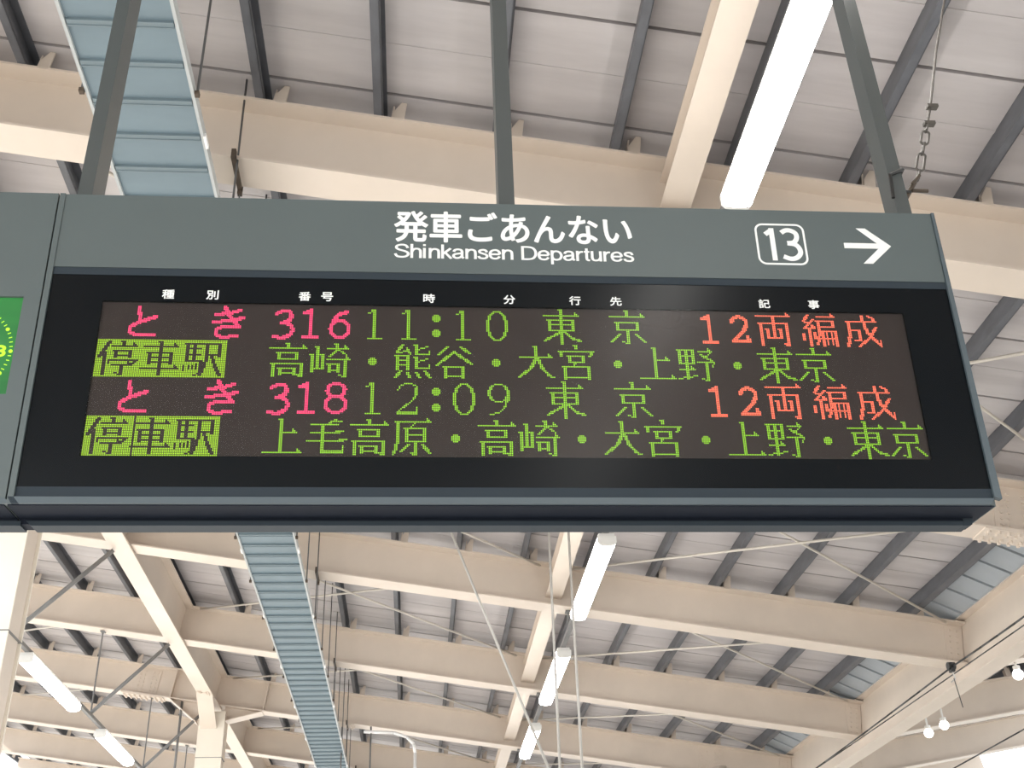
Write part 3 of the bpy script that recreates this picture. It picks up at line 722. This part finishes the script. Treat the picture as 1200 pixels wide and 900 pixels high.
# neighbouring clock module
cb = board('clock_board', 'grey hanging board with a green clock screen, cut off at the left edge', 'sign', 0)
CL, CR = -1.42, XL - .004
MB().box(CL, CR, .012, .165, -.011, .891).build('casing', M['case'], cb)
sx0, sx1, sz0, sz1 = -1.32, -1.0355, .280, .563
fp = MB()
fp.box(CL, sx0, 0, .012, .002, .891).box(sx1, CR, 0, .012, .002, .891).box(sx0, sx1, 0, .012, .002, sz0).box(sx0, sx1, 0, .012, sz1, .891)
fp.build('front_panel', M['case'], cb)
MB().box(sx0, sx1, .008, .0115, sz0, sz1).build('screen', M['screen_green'], cb)
MB().prism([(CL, .002), (CR, .002), (CR + .014, -.0115), (CL, -.0115)], -.002, .014).build('frame_bottom', M['frame'], cb)
MB().box(CL, CR - .002, .006, .150, -.014, -.0112).build('underside', M['under'], cb)
MB().box(CL, CR + .002, .100, .145, -.030, -.0142).build('lower_bar', M['under'], cb)
MB().box(CL, CR + .012, .096, .150, -.0345, -.022).build('bar_lip', M['case_dark'], cb)
CXc, CZc, CRr = -1.173, .405, .127
b = MB()
for k in range(60):
    a = math.radians(6 * k); big = k % 5 == 0
    x, z = CXc + CRr * math.cos(a), CZc + CRr * math.sin(a)
    if not (sz0 + .004 < z < sz1 - .004): continue
    if big: b.tube((x, .0078, z), (x, .0070, z), .0052, 10)
    else:
        ux, uz = math.cos(a), math.sin(a)
        b.quad(*[(x + ux * p * .0042 - uz * q * .0012, .0072, z + uz * p * .0042 + ux * q * .0012) for p, q in ((-1, -1), (1, -1), (1, 1), (-1, 1))])
b.build('dial_marks', M['clock_mark'], cb)
lettering('3', -1.083, -1.0585, .389, .421, cb, 'dial_number', 'clock_mark', .0012, .0070)
b = MB()
for a, L, wd in ((150, .065, .004), (60, .095, .003)):
    ux, uz = math.cos(math.radians(a)), math.sin(math.radians(a))
    b.quad(*[(CXc + ux * p - uz * q, .0070, CZc + uz * p + ux * q) for p, q in ((0, -wd), (L, -wd), (L, wd), (0, wd))])
b.build('clock_hands', M['clock_mark'], cb)

# hanging poles of the boards
def pole(x0, x1, y0, y1, z0, label):
    r = thing('hanging_pole', label, 'pole', ((x0 + x1) / 2, (y0 + y1) / 2, z0), 'square poles carrying the board')
    zt = RF(((x0 + x1) / 2 - 4.4 * sa) / ca, 0, HT)[2]
    MB().box(x0, x1, y0, y1, z0, zt).build('tube', M['pole'], r)
    MB().box(x0 - .10, x1 + .10, y0 - .03, y1 + .03, zt - .004, zt + .008).build('top_plate', M['pole'], r)
    return r
pole(-.956, -.916, 2.56, 2.66, 2.075, 'grey square pole above the left end of the board, in front of the blue tray')
pole(.224, .270, 2.56, 2.64, 2.075, 'grey square pole above the middle of the board')
pole(1.410, 1.453, 2.56, 2.635, 2.075, 'grey square pole above the right end of the board, beside the chain')

# round lamps under the right wing
for i, (x, y, z, nm) in enumerate([(6.01, 13.2, 3.03, 'left one of the close pair'), (6.10, 12.95, 3.06, 'right one of the close pair'), (5.97, 10.82, 3.04, 'single one at the right edge')]):
    r = thing('globe_lamp', 'small glowing round lamp under the right wing beams, ' + nm, 'lamp', (x, y, z), 'round lamps of the right wing')
    b = MB(); n = 12
    rings = [[(x + .055 * math.sin(math.pi * j / 6) * math.cos(2 * math.pi * k / n), y + .055 * math.sin(math.pi * j / 6) * math.sin(2 * math.pi * k / n), z + .055 * math.cos(math.pi * j / 6)) for k in range(n)] for j in range(1, 6)]
    b.add([p for q in rings for p in q] + [(x, y, z + .055), (x, y, z - .055)], [(j * n + k, j * n + (k + 1) % n, (j + 1) * n + (k + 1) % n, (j + 1) * n + k) for j in range(4) for k in range(n)] + [(60, (k + 1) % n, k) for k in range(n)] + [(61, 48 + k, 48 + (k + 1) % n) for k in range(n)])
    b.build('globe', M['globe'], r, True)
    ztop = WF((x - PV[0]) / ca, 0, HB + .4)[2]
    MB().tube((x, y, z + .05), (x, y, ztop), .012, 8).build('stem', M['lamp_body'], r)
    MB().tube((x, y, z + .045), (x, y, z + .085), .035, 10).build('socket', M['lamp_body'], r)

# chain and strap at the right pole
r = thing('safety_chain', 'steel safety wire with chain links and clips rising beside the right pole', 'chain', (1.534, 2.66, 2.276))
Pc = [(1.534, 2.66, 2.276), (1.584, 2.66, 2.389), (1.669, 2.66, 2.63), (1.748, 2.66, 2.889), (1.868, 2.66, 3.235), (2.12, 2.66, 3.98)]
def along(t):
    t = t * (len(Pc) - 1); i = min(int(t), len(Pc) - 2); f = t - i
    return Vector(Pc[i]).lerp(Vector(Pc[i + 1]), f)
def link(c, d, L, W, rr, flat):
    c = Vector(c); d = Vector(d).normalized(); s_ = d.cross(Vector((0, 1, 0))).normalized()
    if flat: s_ = d.cross(s_)
    pts = []
    for k in range(17):
        a = 2 * math.pi * (k % 16) / 16 + .01
        pts.append(c + d * (math.copysign(L - W, math.sin(a)) + W * math.sin(a)) * 1.0 + s_ * W * math.cos(a))
    return MB().poly([tuple(p) for p in pts], rr, 6)
D0 = (Vector(Pc[2]) - Vector(Pc[1])).normalized()
base = Vector(Pc[1])
for t, L, W, fl_ in ((-.060, .022, .007, True), (0.0, .038, .012, False), (.060, .026, .007, True), (.110, .030, .012, False), (.155, .018, .006, True)):
    link(base + D0 * t, D0, L, W, .0040, fl_).build('chain_link', M['chain'], r)
q0 = base + D0 * .165; q1 = base + D0 * .27
MB().tube(q0, q1, .0045, 6).build('wire_loop', M['chain'], r)
for t in (.175, .255):
    p = base + D0 * t
    MB().box(p.x - .012, p.x + .024, p.y - .01, p.y + .01, p.z - .006, p.z + .006).build('wire_clip', M['chain'], r)
MB().poly([tuple(q1), tuple(Pc[3]), tuple(Pc[4]), tuple(Pc[5])], .0042, 6).build('wire', M['chain'], r)
MB().tube((1.50, 2.66, 2.235), (1.545, 2.66, 2.305), .008, 8).tube((1.525, 2.65, 2.262), (1.575, 2.65, 2.262), .006, 8).tube((1.53, 2.65, 2.29), (1.562, 2.65, 2.325), .005, 8).build('shackle', M['rust'], r)
st = MB()
z = 2.25
st.tube((1.404, 2.553, z - .10), (1.412, 2.553, z - .01), .0055, 6).tube((1.412, 2.553, z - .01), (1.457, 2.553, z + .012), .0055, 6)
st.tube((1.457, 2.553, z + .012), (1.458, 2.64, z + .005), .0055, 6).tube((1.458, 2.64, z + .005), (1.52, 2.655, z + .01), .0055, 6)
st.build('strap', M['black_rubber'], r)

for o in list(bpy.data.objects):
    for k in ('_o', '_rot'):
        if k in o: del o[k]
